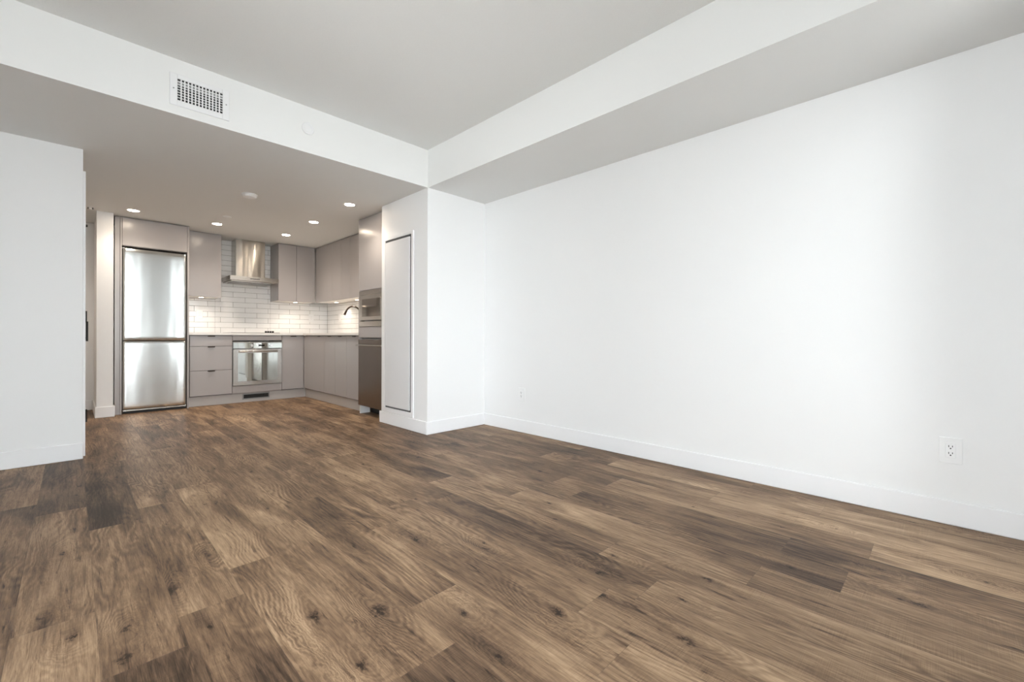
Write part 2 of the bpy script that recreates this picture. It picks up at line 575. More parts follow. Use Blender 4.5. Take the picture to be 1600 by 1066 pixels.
# ------------------------------------------------------------------ room shell
T = 0.10
struct('ceiling', bx(XW, 3.1, WY - T, YS, ZH, ZH + T), 'ceiling')
struct('ceiling_kitchen', bx(XW, 3.1, YS, 7.35, ZL, ZH + T), 'soffit')          # dropped ceiling, its face is the bulkhead
struct('ceiling_bulkhead', bx(XS, XR, WY, YS, ZL, ZH), 'soffit')                # long boxed bulkhead along the side wall
struct('wall_right', bx(XR, XR + T, WY, YS, 0, ZH), 'wall')
struct('wall_stub', bx(XS, 3.1, YS, 4.137, 0, ZL), 'wall')                      # stub wall with the access panel
struct('wall_kitchen', bx(XK, XK + T, 4.137, YB + T, 0, ZL), 'wall')
struct('wall_back', bx(0.316, XK, YB, YB + T, 0, ZL), 'wall')
struct('wall_column', bx(0.182, 0.316, 6.47, 7.23, 0, ZL), 'wall')              # end of the wall beside the fridge
struct('wall_hallway', bx(XW, 0.182, 7.23, 7.35, 0, ZL), 'wall')
struct('wall_left', bx(XW, XL, YL, 4.56, 0, ZL), 'wall')
bmw = bmesh.new()
add_box(bmw, XL - 0.12, XL, 4.56, 4.62, 0, ZL)
add_box(bmw, XL - 0.12, XL, 4.62, 5.38, 2.04, ZL)
add_box(bmw, XL - 0.12, XL, 5.38, 5.60, 0, ZL)
add_box(bmw, XW, XL, 5.60, 5.72, 0, ZL)
struct('wall_closet', bmw, 'wall')
bmw = bmesh.new()
add_box(bmw, XW - T, XW, WY, SY0, 0, ZH)
add_box(bmw, XW - T, XW, SY1, 7.35, 0, ZH)
add_box(bmw, XW - T, XW, SY0, SY1, 0, WZ0)
add_box(bmw, XW - T, XW, SY0, SY1, WZ1, ZH)
struct('wall_side', bmw, 'wall')

# window wall behind the camera
bmw = bmesh.new()
add_box(bmw, XW, WX0, WY - T, WY, 0, ZH)
add_box(bmw, WX1, VX0, WY - T, WY, WZ0, WZ1)
add_box(bmw, VX1, XR + T, WY - T, WY, 0, ZH)
add_box(bmw, WX0, VX1, WY - T, WY, 0, WZ0)
add_box(bmw, WX0, VX1, WY - T, WY, WZ1, ZH)
struct('wall_front', bmw, 'wall')
bmw = bmesh.new()
F = 0.05
add_box(bmw, WX0, WX1, WY - 0.08, WY - 0.02, WZ0, WZ0 + F)
add_box(bmw, WX0, WX1, WY - 0.08, WY - 0.02, WZ1 - F, WZ1)
for xm in (WX0 + F / 2, 0.08, WX1 - F / 2):
    add_box(bmw, xm - F / 2, xm + F / 2, WY - 0.08, WY - 0.02, WZ0 + F, WZ1 - F)
win = struct('window_1', bmw, 'window_frame')
struct('window_pane', bx(WX0 + F, WX1 - F, WY - 0.052, WY - 0.048, WZ0 + F, WZ1 - F), 'glass', win)
bmw = bmesh.new()
add_box(bmw, VX0, VX1, WY - 0.08, WY - 0.02, WZ0, WZ0 + F)
add_box(bmw, VX0, VX1, WY - 0.08, WY - 0.02, WZ1 - F, WZ1)
for xm in (VX0 + F / 2, VX1 - F / 2):
    add_box(bmw, xm - F / 2, xm + F / 2, WY - 0.08, WY - 0.02, WZ0 + F, WZ1 - F)
win = struct('window_3_added', bmw, 'window_frame')  # unseen window added for its daylight on the side wall
struct('window_pane', bx(VX0 + F, VX1 - F, WY - 0.052, WY - 0.048, WZ0 + F, WZ1 - F), 'glass', win)  # pane of the added unseen window
bmw = bmesh.new()
add_box(bmw, XW - 0.08, XW - 0.02, SY0, SY1, WZ0, WZ0 + F)
add_box(bmw, XW - 0.08, XW - 0.02, SY0, SY1, WZ1 - F, WZ1)
for ym in (SY0 + F / 2, 0.70, SY1 - F / 2):
    add_box(bmw, XW - 0.08, XW - 0.02, ym - F / 2, ym + F / 2, WZ0 + F, WZ1 - F)
win = struct('window_2', bmw, 'window_frame')
struct('window_pane', bx(XW - 0.052, XW - 0.048, SY0 + F, SY1 - F, WZ0 + F, WZ1 - F), 'glass', win)

# baseboards
def baseboard(name, runs):
    bm = bmesh.new()
    for r in runs:
        add_box(bm, r[0], r[1], r[2], r[3], 0, BBH, 0.006, 2)
    return struct(name, bm, 'trim')
baseboard('baseboard_right', [(XR - BBT, XR, WY, YS)])
baseboard('baseboard_stub', [(XS - BBT, XR - BBT, YS - BBT, YS), (XS - BBT, XS, YS, 4.16)])
baseboard('baseboard_left', [(XW, XL + 0.004, YL - BBT, YL)])
baseboard('baseboard_column', [(0.182 - BBT, 0.316 + BBT, 6.47 - BBT, 6.47), (0.182 - BBT, 0.182, 6.47, 7.217), (0.316, 0.316 + BBT, 6.47, 6.565)])
baseboard('baseboard_hallway', [(XW, 0.169, 7.217, 7.23)])
baseboard('baseboard_front', [(XW, WX0, WY, WY + BBT), (WX1, VX0, WY, WY + BBT), (VX1, XR - BBT, WY, WY + BBT)])

# hallway door on the hidden side of the wall: only its casing, handle and hinges show past the wall's end
bmc = bmesh.new()
add_box(bmc, XL, XL + 0.016, 4.50, 4.62, 0, 2.10, 0.002)
add_box(bmc, XL, XL + 0.016, 5.38, 5.46, 0, 2.10, 0.002)
add_box(bmc, XL, XL + 0.016, 4.62, 5.38, 2.04, 2.10, 0.002)
struct('trim_door', bmc, 'trim')
dr = struct('door_1', bx(XL - 0.035, XL + 0.004, 4.623, 5.377, 0.008, 2.037, 0.002), 'trim')
bmh = bmesh.new()
add_box(bmh, XL + 0.004, XL + 0.012, 5.22, 5.27, 0.90, 1.085, 0.002)
add_cyl(bmh, (XL + 0.012, 5.245, 1.06), (XL + 0.030, 5.245, 1.06), 0.009, n=12)
add_cyl(bmh, (XL + 0.012, 5.245, 0.87), (XL + 0.041, 5.245, 0.87), 0.008, n=12)
add_box(bmh, XL + 0.004, XL + 0.012, 5.23, 5.26, 0.85, 0.90, 0.002)
add_cyl(bmh, (XL + 0.0305, 5.245, 1.00), (XL + 0.0305, 5.245, 1.10), 0.006, n=12)
add_cyl(bmh, (XL + 0.036, 5.245, 0.84), (XL + 0.036, 5.245, 1.01), 0.008, n=12)
struct('door_handle', bmh, 'black', dr)
for z0, z1 in ((0.13, 0.24), (1.842, 1.862)):
    bmh = bmesh.new()
    add_box(bmh, XL + 0.004, XL + 0.030, 5.34, 5.352, z0, z1)
    add_cyl(bmh, (XL + 0.033, 5.346, z0), (XL + 0.033, 5.346, z1), 0.008, n=12)
    struct('door_hinge', bmh, 'black', dr)

# ------------------------------------------------------------------ access panel on the stub wall
ap = thing('access_panel', 'tall white access panel set in the side of the stub wall beside the dishwasher', 'access panel', (XS, 3.805, 0.135))
py0, py1, pz0, pz1 = 3.527, 4.085, 0.122, 1.885
fw, fb = 0.036, 0.045
bmf = bmesh.new()
add_box(bmf, XS - 0.013, XS - 0.0005, py0, py0 + fw, pz0, pz1, 0.003, 2)
add_box(bmf, XS - 0.013, XS - 0.0005, py1 - fw, py1, pz0, pz1, 0.003, 2)
add_box(bmf, XS - 0.013, XS - 0.0005, py0 + fw, py1 - fw, pz1 - 0.028, pz1, 0.003, 2)
add_box(bmf, XS - 0.013, XS - 0.0005, py0 + fw, py1 - fw, pz0, pz0 + fb, 0.003, 2)
obj('frame', bmf, 'trim', ap)
obj('panel_gap_shade', bx(XS - 0.003, XS - 0.0006, py0 + fw, py1 - fw, pz0 + fb, pz1 - 0.028), 'gap_shade', ap)  # grey sheet painting the shade in the gap around the panel door
obj('door', bx(XS - 0.016, XS - 0.003, py0 + fw + 0.024, py1 - fw - 0.012, pz0 + fb + 0.017, pz1 - 0.028 - 0.022, 0.004, 2), 'panel', ap)

# ------------------------------------------------------------------ air grille on the bulkhead
av = thing('air_vent', 'white rectangular supply air grille with black gaps on the ceiling bulkhead', 'air vent', (0.563, YS, 2.285))
vx0, vx1, vz0, vz1 = 0.408, 0.716, 2.285, 2.478
gx0, gx1, gz0, gz1 = 0.446, 0.679, 2.321, 2.450
bmf = bmesh.new()
add_box(bmf, vx0, gx0, YS - 0.008, YS - 0.0005, vz0, vz1, 0.002)
add_box(bmf, gx1, vx1, YS - 0.008, YS - 0.0005, vz0, vz1, 0.002)
add_box(bmf, gx0, gx1, YS - 0.008, YS - 0.0005, vz0, gz0, 0.002)
add_box(bmf, gx0, gx1, YS - 0.008, YS - 0.0005, gz1, vz1, 0.002)
obj('frame', bmf, 'fitting', av)
obj('duct_shade', bx(gx0, gx1, YS - 0.0015, YS - 0.0006, gz0, gz1), 'shadow_gap', av)
for i in range(13):
    x = gx0 + (gx1 - gx0) * (i + 0.5) / 13
    xx = gx0 + (gx1 - gx0) * i / 13
    if i:
        obj('vertical_blade', bx(xx - 0.0032, xx + 0.0032, YS - 0.0085, YS - 0.005, gz0, gz1), 'plastic', av)
for i in range(1, 8):
    zz = gz0 + (gz1 - gz0) * i / 8
    bml = bmesh.new()
    hh = 0.0036 if i < 6 else 0.0062
    vs = [bml.verts.new(p) for p in ((gx0, YS - 0.0046, zz - hh), (gx1, YS - 0.0046, zz - hh), (gx1, YS - 0.0018, zz + hh), (gx0, YS - 0.0018, zz + hh))]
    vb = [bml.verts.new(v.co + Vector((0, 0.0002, -0.0006))) for v in vs]
    bml.faces.new(vs)
    bml.faces.new(vb)
    for q in range(4):
        bml.faces.new((vs[q], vs[(q + 1) % 4], vb[(q + 1) % 4], vb[q]))
    obj('louver', bml, 'louver', av)
for x in (0.427, 0.698):
    obj('screw', cyl((x, YS - 0.0095, 2.385), (x, YS - 0.008, 2.385), 0.004, n=12), 'grille', av)

# round sprinkler cover on the bulkhead
sc = thing('sprinkler_cover', 'round white sprinkler cover plate on the bulkhead beside the air grille', 'sprinkler cover', (1.211, YS, 2.365))
obj('plate', lathe((1.211, YS - 0.0005, 2.408), (0, -1, 0), [(0.044, 0), (0.044, 0.003), (0.041, 0.006), (0.0, 0.0065)][:3]), 'fitting', sc, True)
obj('rim', lathe((1.211, YS - 0.0065, 2.408), (0, -1, 0), [(0.030, 0), (0.030, 0.002), (0.027, 0.004)]), 'fitting', sc, True)

# ------------------------------------------------------------------ ceiling fittings of the kitchen
sm = thing('smoke_alarm', 'round white smoke alarm on the kitchen ceiling', 'smoke alarm', (1.183, 4.685, ZL - 0.03))
obj('base', lathe((1.183, 4.685, ZL - 0.0005), (0, 0, -1), [(0.066, 0), (0.066, 0.008), (0.062, 0.010)]), 'plastic', sm, True)
obj('cover', lathe((1.183, 4.685, ZL - 0.0105), (0, 0, -1), [(0.060, 0), (0.058, 0.010), (0.050, 0.018), (0.025, 0.022)]), 'plastic', sm, True)
sp = thing('sprinkler_cover', 'flat round sprinkler cover on the kitchen ceiling beyond the smoke alarm', 'sprinkler cover', (1.226, 5.743, ZL - 0.008))
obj('plate', lathe((1.226, 5.743, ZL - 0.0005), (0, 0, -1), [(0.042, 0), (0.042, 0.004), (0.036, 0.007)]), 'plastic', sp, True)
hs = thing('ceiling_sprinkler', 'tiny white and dark sprinkler head on the hallway ceiling', 'sprinkler', (0.130, 6.33, ZL - 0.03))
obj('escutcheon', lathe((0.130, 6.33, ZL - 0.0005), (0, 0, -1), [(0.030, 0), (0.028, 0.004), (0.012, 0.006)], 24), 'plastic', hs, True)
obj('head', lathe((0.130, 6.33, ZL - 0.006), (0, 0, -1), [(0.009, 0), (0.009, 0.012), (0.013, 0.016), (0.013, 0.020)], 16), 'plastic', hs, True)
for xa_ in (0.108, 0.143):
    obj('frame_arm', bx(xa_, xa_ + 0.009, 6.325, 6.335, ZL - 0.022, ZL - 0.004), 'black', hs)

def pot_light(x, y, label):
    t = thing('recessed_light', label, 'ceiling light', (x, y, ZL - 0.006), 'recessed lights in the kitchen ceiling')
    bm = bmesh.new()
    n = 40
    prof = [(0.047, -0.0006), (0.058, -0.0006), (0.056, -0.004), (0.047, -0.005)]
    rings = [[bm.verts.new((x + r * math.cos(2 * PI * i / n), y + r * math.sin(2 * PI * i / n), ZL + h)) for i in range(n)] for r, h in prof]
    for q in range(4):
        a, b_ = rings[q], rings[(q + 1) % 4]
        for i in range(n):
            bm.faces.new((a[i], a[(i + 1) % n], b_[(i + 1) % n], b_[i]))
    obj('trim_ring', bm, 'plastic', t, True)
    obj('lens', lathe((x, y, ZL - 0.0008), (0, 0, -1), [(0.0468, 0), (0.0468, 0.003), (0.042, 0.0042)]), 'lamp', t, True)
    ld = bpy.data.lights.new('recessed_lamp', 'SPOT')
    ld.energy = POT
    ld.color = WARM
    ld.spot_size = math.radians(135)
    ld.spot_blend = 0.8
    ld.shadow_soft_size = 0.045
    lo = bpy.data.objects.new('recessed_lamp', ld)
    C.objects.link(lo)
    lo.parent = t
    lo.location = (0, 0, -0.008)
pot_light(0.457, 6.166, 'lit recessed ceiling light in front of the cabinet above the fridge')
pot_light(1.217, 6.184, 'lit recessed ceiling light in front of the single-door wall cabinet')
pot_light(1.992, 6.197, 'lit recessed ceiling light between the range hood and the corner cabinets')
pot_light(1.994, 5.265, 'lit recessed ceiling light in front of the sink wall cabinets')
pot_light(1.986, 4.302, 'lit recessed ceiling light nearest the bulkhead, beside the tall microwave cabinet')

pot_light(-0.55, 6.40, 'added unseen recessed light brightening the hallway behind the wall')  # unseen lamp, added to brighten the hallway

# ------------------------------------------------------------------ refrigerator and its surround
def pillow_door(x0, x1, yf, yb, z0, z1):
    """appliance door whose front swells slightly and rolls back at its upright edges"""
    bm = bmesh.new()
    nx, nz = 40, 24
    def yo(u, w):
        e = min(u, 1 - u) * (x1 - x0)
        roll = 0.010 * max(0.0, 1 - e / 0.016) ** 2
        ez = min(w, 1 - w) * (z1 - z0)
        rz = 0.004 * max(0.0, 1 - ez / 0.010) ** 2
        swell = 0.0035 * (1 - (2 * u - 1) ** 2) * (0.6 + 0.4 * (2 * w - 1) ** 2)
        return yf + roll + rz - swell + 0.0035
    us = sorted(set([i / nx for i in range(nx + 1)] + [0.006, 0.012, 0.018, 0.982, 0.988, 0.994]))
    ws = sorted(set([i / nz for i in range(nz + 1)] + [0.004, 0.996]))
    g = [[bm.verts.new((x0 + u * (x1 - x0), yo(u, w), z0 + w * (z1 - z0))) for u in us] for w in ws]
    for a, b_ in zip(g, g[1:]):
        for i in range(len(us) - 1):
            bm.faces.new((a[i], a[i + 1], b_[i + 1], b_[i]))
    bk = [bm.verts.new(p) for p in ((x0, yb, z0), (x1, yb, z0), (x1, yb, z1), (x0, yb, z1))]
    bm.faces.new(bk)
    bm.faces.new([r[0] for r in g] + [bk[3], bk[0]])
    bm.faces.new([r[-1] for r in g] + [bk[2], bk[1]])
    bm.faces.new(g[0] + [bk[1], bk[0]])
    bm.faces.new(g[-1] + [bk[2], bk[3]])
    return bm
fr = thing('refrigerator', 'tall two-door stainless steel bottom-freezer refrigerator beside the hallway', 'refrigerator', (0.69, 6.88, 0))
obj('body', bx(0.402, 0.976, 6.635, 7.17, 0.03, 1.872, 0.004), 'grille', fr)
obj('upper_door', pillow_door(0.398, 0.979, 6.565, 6.625, 0.834, 1.878), 'fridge', fr, True)
obj('lower_door', pillow_door(0.398, 0.979, 6.565, 6.625, 0.052, 0.824), 'fridge', fr, True)
bmg = bmesh.new()
add_box(bmg, 0.400, 0.977, 6.572, 6.63, 0.030, 0.046, 0.002)
obj('bottom_rail', bmg, 'steel', fr)
obj('toe_grille', bx(0.402, 0.976, 6.60, 6.64, 0.0, 0.029), 'shadow_gap', fr)
obj('door_gasket', bx(0.404, 0.974, 6.626, 6.634, 0.06, 1.865), 'shadow_gap', fr)
bmg = bmesh.new()
add_cyl(bmg, (0.405, 6.60, 1.879), (0.405, 6.60, 1.888), 0.012, n=16)
add_box(bmg, 0.400, 0.43, 6.60, 6.66, 1.8785, 1.884)
obj('hinge', bmg, 'plastic', fr)

su = thing('refrigerator_surround', 'taupe cabinet surround with one wide door above the stainless refrigerator', 'cabinet', (0.66, 6.88, 0))
obj('side_panel', bx(0.376, 0.3905, 6.562, YB - 0.002, 0, 2.226, 0.001), 'cabinet', su)
obj('side_panel', bx(0.987, 1.004, 6.562, YB - 0.002, 0, 2.226, 0.001), 'cabinet', su)
obj('filler_strip', bx(0.3305, 0.3745, 6.575, 6.60, 0.0, 2.226, 0.001), 'cabinet', su)
obj('door', bx(0.3935, 0.985, 6.562, 6.582, 1.908, 2.220, 0.0015), 'cabinet', su)
obj('carcass', bx(0.3915, 0.9865, 6.584, YB - 0.002, 1.905, 2.228), 'cabinet', su)
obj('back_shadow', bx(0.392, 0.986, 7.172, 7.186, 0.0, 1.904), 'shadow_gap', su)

# ------------------------------------------------------------------ wall cabinets
ZU0, ZU1 = 1.398, 2.222
def upper(name_label, x0, x1, doors, pucks, zdrop=0.0):
    """wall cabinet hung on the back wall; doors: list of (x0, x1)"""
    t = thing('wall_cabinet', name_label, 'cabinet', ((x0 + x1) / 2, 7.0, ZU0))
    obj('carcass', bx(x0, x1, 6.832, YB - 0.012, ZU0 + 0.004, ZL - 0.001), 'cabinet', t)
    obj('door_gap_shade', bx(x0 + 0.0005, x1 - 0.0005, 6.8303, 6.8317, ZU0 + 0.004, ZU1), 'gap_shade', t)  # dark sheet painting the shade in the gaps between doors
    for a, b_ in doors:
        obj('door', bx(a, b_, 6.81, 6.830, ZU0, ZU1, 0.0015), 'cabinet', t)
    obj('underside', bx(x0 + 0.001, x1 - 0.001, 6.833, YB - 0.013, ZU0 + 0.001, ZU0 + 0.0035), 'carcass', t)
    return t
def puck(x, y, label):
    t = thing('puck_light', label, 'cabinet light', (x, y, ZU0 - 0.008), 'puck lights under the wall cabinets')
    obj('housing', lathe((x, y, ZU0 + 0.0005), (0, 0, -1), [(0.033, 0), (0.033, 0.005), (0.029, 0.007)], 28), 'chrome', t, True)
    obj('lens', lathe((x, y, ZU0 - 0.0066), (0, 0, -1), [(0.026, 0), (0.024, 0.002)], 28), 'puck', t, True)
    ld = bpy.data.lights.new('puck_lamp', 'SPOT')
    ld.energy = PUCK
    ld.color = WARM
    ld.spot_size = math.radians(150)
    ld.spot_blend = 0.6
    ld.shadow_soft_size = 0.025
    lo = bpy.data.objects.new('puck_lamp', ld)
    C.objects.link(lo)
    lo.parent = t
    lo.location = (0, 0, -0.004)

upper('single-door taupe wall cabinet between the refrigerator and the range hood', 1.006, 1.391, [(1.007, 1.390)], 1)
upper('two-door taupe wall cabinet between the range hood and the corner', 2.089, 2.606, [(2.090, 2.334), (2.337, 2.604)], 1)

def upper_side(label, y0, y1, doors):
    t = thing('wall_cabinet', label, 'cabinet', (2.78, (y0 + y1) / 2, ZU0))
    obj('carcass', bx(2.632, XK - 0.012, y0, y1, ZU0 + 0.004, ZL - 0.001), 'cabinet', t)
    obj('door_gap_shade', bx(2.6303, 2.6317, y0 + 0.0005, y1 - 0.0005, ZU0 + 0.004, ZU1), 'gap_shade', t)  # painted gap shade behind the side-run doors
    for a, b_ in doors:
        obj('door', bx(2.610, 2.630, a + 0.001, b_ - 0.001, ZU0, ZU1, 0.0015), 'cabinet', t)
    obj('underside', bx(2.633, XK - 0.013, y0 + 0.001, y1 - 0.001, ZU0 + 0.001, ZU0 + 0.0035), 'carcass', t)
upper_side('blind corner taupe wall cabinet on the sink wall, meeting the two-door cabinet', 6.211, 6.805, [(6.211, 6.805)])
upper_side('narrow two-door taupe wall cabinet between the corner cabinet and the sink cabinet', 5.638, 6.209, [(5.915, 6.209), (5.638, 5.913)])
upper_side('taupe wall cabinet over the faucet, next to the tall microwave cabinet', 4.806, 5.636, [(5.36, 5.636), (5.083, 5.358), (4.808, 5.081)])
puck(1.185, 6.90, 'lit puck light under the single-door wall cabinet beside the refrigerator')
puck(2.35, 6.90, 'lit puck light under the two-door corner wall cabinet')
puck(2.77, 6.43, 'lit puck light under the sink-wall cabinets, close to the corner')
puck(2.77, 5.76, 'lit puck light under the wall cabinet over the faucet')

# ------------------------------------------------------------------ tile backsplash
def tiles(bm, axis, plane, a0, a1, z0, z1, origin, base=0.931, pitch=0.0727, length=0.302, gap=0.0032, th=0.007, seed=1):
    rnd = random.Random(seed)
    r = 0
    while base + r * pitch < z1 - 0.002:
        zb, zt = base + r * pitch + gap / 2, min(base + (r + 1) * pitch - gap / 2, z1)
        off = origin + (length / 2 if r % 2 else 0)
        k = math.floor((a0 - off) / length)
        while off + k * length < a1:
            p0, p1 = max(off + k * length + gap / 2, a0), min(off + (k + 1) * length - gap / 2, a1)
            k += 1
            if zb < z0 - 0.04 or p1 - p0 < 0.006 or zt - zb < 0.006:
                continue
            d = th + rnd.uniform(-0.0006, 0.0006)
            if axis == 'X':
                add_box(bm, p0, p1, plane - d, plane, zb, zt, 0.0018)
            else:
                add_box(bm, plane - d, plane, p0, p1, zb, zt, 0.0018)
        r += 1
bs = thing('tile_backsplash', 'white glazed brick-bond tile backsplash behind the range hood and cooktop', 'backsplash', (1.98, YB, 0.931))
bmt = bmesh.new()
tiles(bmt, 'X', YB - 0.003, 1.006, 1.391, 0.93, 1.396, 1.456)
tiles(bmt, 'X', YB - 0.003, 1.3925, 2.0875, 0.93, ZL - 0.002, 1.456, seed=2)
tiles(bmt, 'X', YB - 0.003, 2.089, XK - 0.010, 0.93, 1.396, 1.456, seed=3)
obj('tiles', bmt, 'tile', bs)
bmt = bmesh.new()
add_box(bmt, 1.005, XK - 0.001, YB - 0.008, YB - 0.0005, 0.931, 1.396)
add_box(bmt, 1.392, 2.088, YB - 0.008, YB - 0.0005, 1.396, ZL - 0.001)
obj('grout', bmt, 'grout', bs)
bs = thing('tile_backsplash', 'white glazed brick-bond tile backsplash behind the faucet', 'backsplash', (XK, 6.0, 0.931))
bmt = bmesh.new()
tiles(bmt, 'Y', XK - 0.003, 4.79, YB - 0.012, 0.93, 1.396, 6.0, seed=5)
obj('tiles', bmt, 'tile', bs)
obj('grout', bx(XK - 0.008, XK - 0.0005, 4.78, YB - 0.009, 0.931, 1.396), 'grout', bs)

# ------------------------------------------------------------------ range hood
hd = thing('range_hood', 'stainless steel chimney range hood on the tiled wall above the cooktop', 'range hood', (1.757, 6.95, 1.62))
hx0, hx1, hy = 1.462, 2.056, 6.69
bmh = bmesh.new()
add_box(bmh, hx0, hx1, hy, 7.170, 1.634, 1.694, 0.002)
obj('canopy', bmh, 'steel', hd)
bmh = bmesh.new()
add_box(bmh, hx0 + 0.02, hx1 - 0.02, hy + 0.02, 7.168, 1.622, 1.633)
obj('underside_frame', bmh, 'steel', hd)
for a in (hx0 + 0.05, (hx0 + hx1) / 2 + 0.008):
    bmh = bmesh.new()
    add_box(bmh, a, a + 0.23, hy + 0.12, 7.06, 1.617, 1.6215)
    obj('grease_filter', bmh, 'grille', hd)
bmh = bmesh.new()
chx0, chx1, chy = 1.583, 1.946, 6.93
add_box(bmh, chx0, chx1, chy, 7.170, 1.695, ZL - 0.002, 0.002)
obj('chimney', bmh, 'hood', hd)
bmh = bmesh.new()
for k in range(5):
    add_box(bmh, 1.700 + k * 0.024, 1.718 + k * 0.024, hy - 0.002, hy - 0.0003, 1.660, 1.670, 0.0006)
obj('control_buttons', bmh, 'shadow_gap', hd)

# ------------------------------------------------------------------ base cabinets
ZB0, ZB1, YF = 0.134, 0.890, 6.612
def edge_pull(x0, x1, y, z, parent):
    bm = bmesh.new()
    add_box(bm, x0, x1, y - 0.014, y - 0.0005, z - 0.003, z + 0.0015, 0.0006)
    add_box(bm, x0, x1, y - 0.014, y - 0.011, z - 0.010, z - 0.003, 0.0006)
    return obj('handle', bm, 'bronze', parent)
dc = thing('drawer_cabinet', 'taupe base cabinet with three drawers beside the refrigerator', 'cabinet', (1.24, 6.9, 0.11))
obj('carcass', bx(1.006, 1.473, YF + 0.022, YB - 0.013, 0.118, 0.897), 'cabinet', dc)
obj('door_gap_shade', bx(1.0165, 1.4728, YF + 0.0203, YF + 0.0217, 0.125, 0.896), 'gap_shade', dc)  # dark sheet for the shade between the drawer fronts
for z0, z1 in ((0.757, 0.889), (0.4505, 0.753), (ZB0, 0.4465)):
    d = obj('drawer', bx(1.020, 1.471, YF, YF + 0.020, z0, z1, 0.0015), 'cabinet', dc)
    edge_pull(1.203, 1.281, YF, z1 - 0.001, d)
oc = thing('oven_cabinet', 'taupe oven housing with plain panels above and below the oven', 'cabinet', (1.77, 6.9, 0.11))
obj('top_panel', bx(1.476, 2.071, YF, YF + 0.020, 0.828, 0.889, 0.0015), 'cabinet', oc)
obj('bottom_panel', bx(1.476, 2.071, YF, YF + 0.020, ZB0, 0.226, 0.0015), 'cabinet', oc)
bmc = bmesh.new()
add_box(bmc, 1.4745, 1.478, YF + 0.022, YB - 0.013, 0.118, 0.897)
add_box(bmc, 2.069, 2.0725, YF + 0.022, YB - 0.013, 0.118, 0.897)
add_box(bmc, 1.478, 2.069, YF + 0.022, YB - 0.013, 0.118, 0.224)
add_box(bmc, 1.478, 2.069, YF + 0.022, YB - 0.013, 0.832, 0.897)
obj('carcass', bmc, 'cabinet', oc)
nc = thing('base_cabinet', 'narrow one-door taupe base cabinet between the oven and the corner', 'cabinet', (2.22, 6.9, 0.11))
obj('carcass', bx(2.074, 2.385, YF + 0.022, YB - 0.013, 0.118, 0.897), 'cabinet', nc)
obj('door_gap_shade', bx(2.0742, 2.369, YF + 0.0203, YF + 0.0217, 0.125, 0.896), 'gap_shade', nc)  # dark sheet for the shade around the narrow door
d = obj('door', bx(2.076, 2.366, YF, YF + 0.020, ZB0, 0.889, 0.0015), 'cabinet', nc)
edge_pull(2.186, 2.262, YF, 0.889, d)

def edge_pull_side(y0, y1, x, z, parent):
    bm = bmesh.new()
    add_box(bm, x - 0.014, x - 0.0005, y0, y1, z - 0.003, z + 0.0015, 0.0006)
    add_box(bm, x - 0.014, x - 0.011, y0, y1, z - 0.010, z - 0.003, 0.0006)
    return obj('handle', bm, 'bronze', parent)
XF = 2.370
def base_side(label, y0, y1, doors, cy0=None):
    t = thing('base_cabinet', label, 'cabinet', (2.66, (y0 + y1) / 2, 0.11))
    obj('carcass', bx(XF + 0.022, XK - 0.012, y0 + 0.001, y1 - 0.001, 0.118, 0.897), 'cabinet', t)
    obj('door_gap_shade', bx(XF + 0.0203, XF + 0.0217, y0 + 0.0012, y1 - 0.0012, 0.125, 0.896), 'gap_shade', t)  # painted gap shade behind the base doors
    for a, b_, ha, hb in doors:
        d = obj('door', bx(XF, XF + 0.020, a + 0.001, b_ - 0.001, ZB0, 0.889, 0.0015), 'cabinet', t)
        edge_pull_side(ha, hb, XF, 0.889, d)
base_side('corner taupe base cabinet of the sink run, meeting the narrow cabinet', 5.876, 6.605, [(5.876, 6.605, 6.0, 6.08)])
base_side('two-door taupe base cabinet under the faucet', 5.21, 5.874, [(5.543, 5.874, 5.66, 5.74), (5.21, 5.541, 5.34, 5.42)])
base_side('taupe base cabinet between the sink cabinet and the dishwasher', 4.808, 5.208, [(4.808, 5.208, 4.95, 5.03)])

struct('trim_1', bx(1.0055, XK - 0.02, 6.66, 6.678, 0, 0.116), 'kick')
struct('trim_2', bx(2.408, 2.426, 4.806, 6.658, 0, 0.116), 'kick')

# plinth vent
vt = thing('plinth_vent', 'small dark vent grille in the toe kick under the oven', 'vent', (1.765, 6.655, 0.035))
bmv = bmesh.new()
px0, px1, pz0v, pz1v = 1.600, 1.930, 0.036, 0.114
e_ = 0.014
for a in ((px0, px1, pz0v, pz0v + e_), (px0, px1, pz1v - e_, pz1v), (px0, px0 + e_, pz0v + e_, pz1v - e_), (px1 - e_, px1, pz0v + e_, pz1v - e_)):
    add_box(bmv, a[0], a[1], 6.652, 6.6595, a[2], a[3], 0.001)
obj('frame', bmv, 'grille', vt)
obj('opening_shade', bx(px0 + e_, px1 - e_, 6.657, 6.6594, pz0v + e_, pz1v - e_), 'shadow_gap', vt)
bmv = bmesh.new()
for k in range(5):
    z = pz0v + e_ + 0.005 + k * 0.010
    add_box(bmv, px0 + e_, px1 - e_, 6.6545, 6.6565, z, z + 0.003)
obj('louvers', bmv, 'black', vt)

# ------------------------------------------------------------------ countertop
bmc = bmesh.new()
pts = [(1.0055, YB - 0.010), (1.0055, 6.592), (2.350, 6.592), (2.350, 4.804), (XK - 0.010, 4.804), (XK - 0.010, YB - 0.010)]
lo_ = [bmc.verts.new((x, y, 0.899)) for x, y in pts]
hi_ = [bmc.verts.new((x, y, 0.929)) for x, y in pts]
bmc.faces.new(lo_)
bmc.faces.new(hi_)
for i in range(6):
    bmc.faces.new((lo_[i], lo_[(i + 1) % 6], hi_[(i + 1) % 6], hi_[i]))
tag(obj('countertop', bmc, 'counter'), 'thin white quartz countertop running around the kitchen corner above the base cabinets', 'countertop')

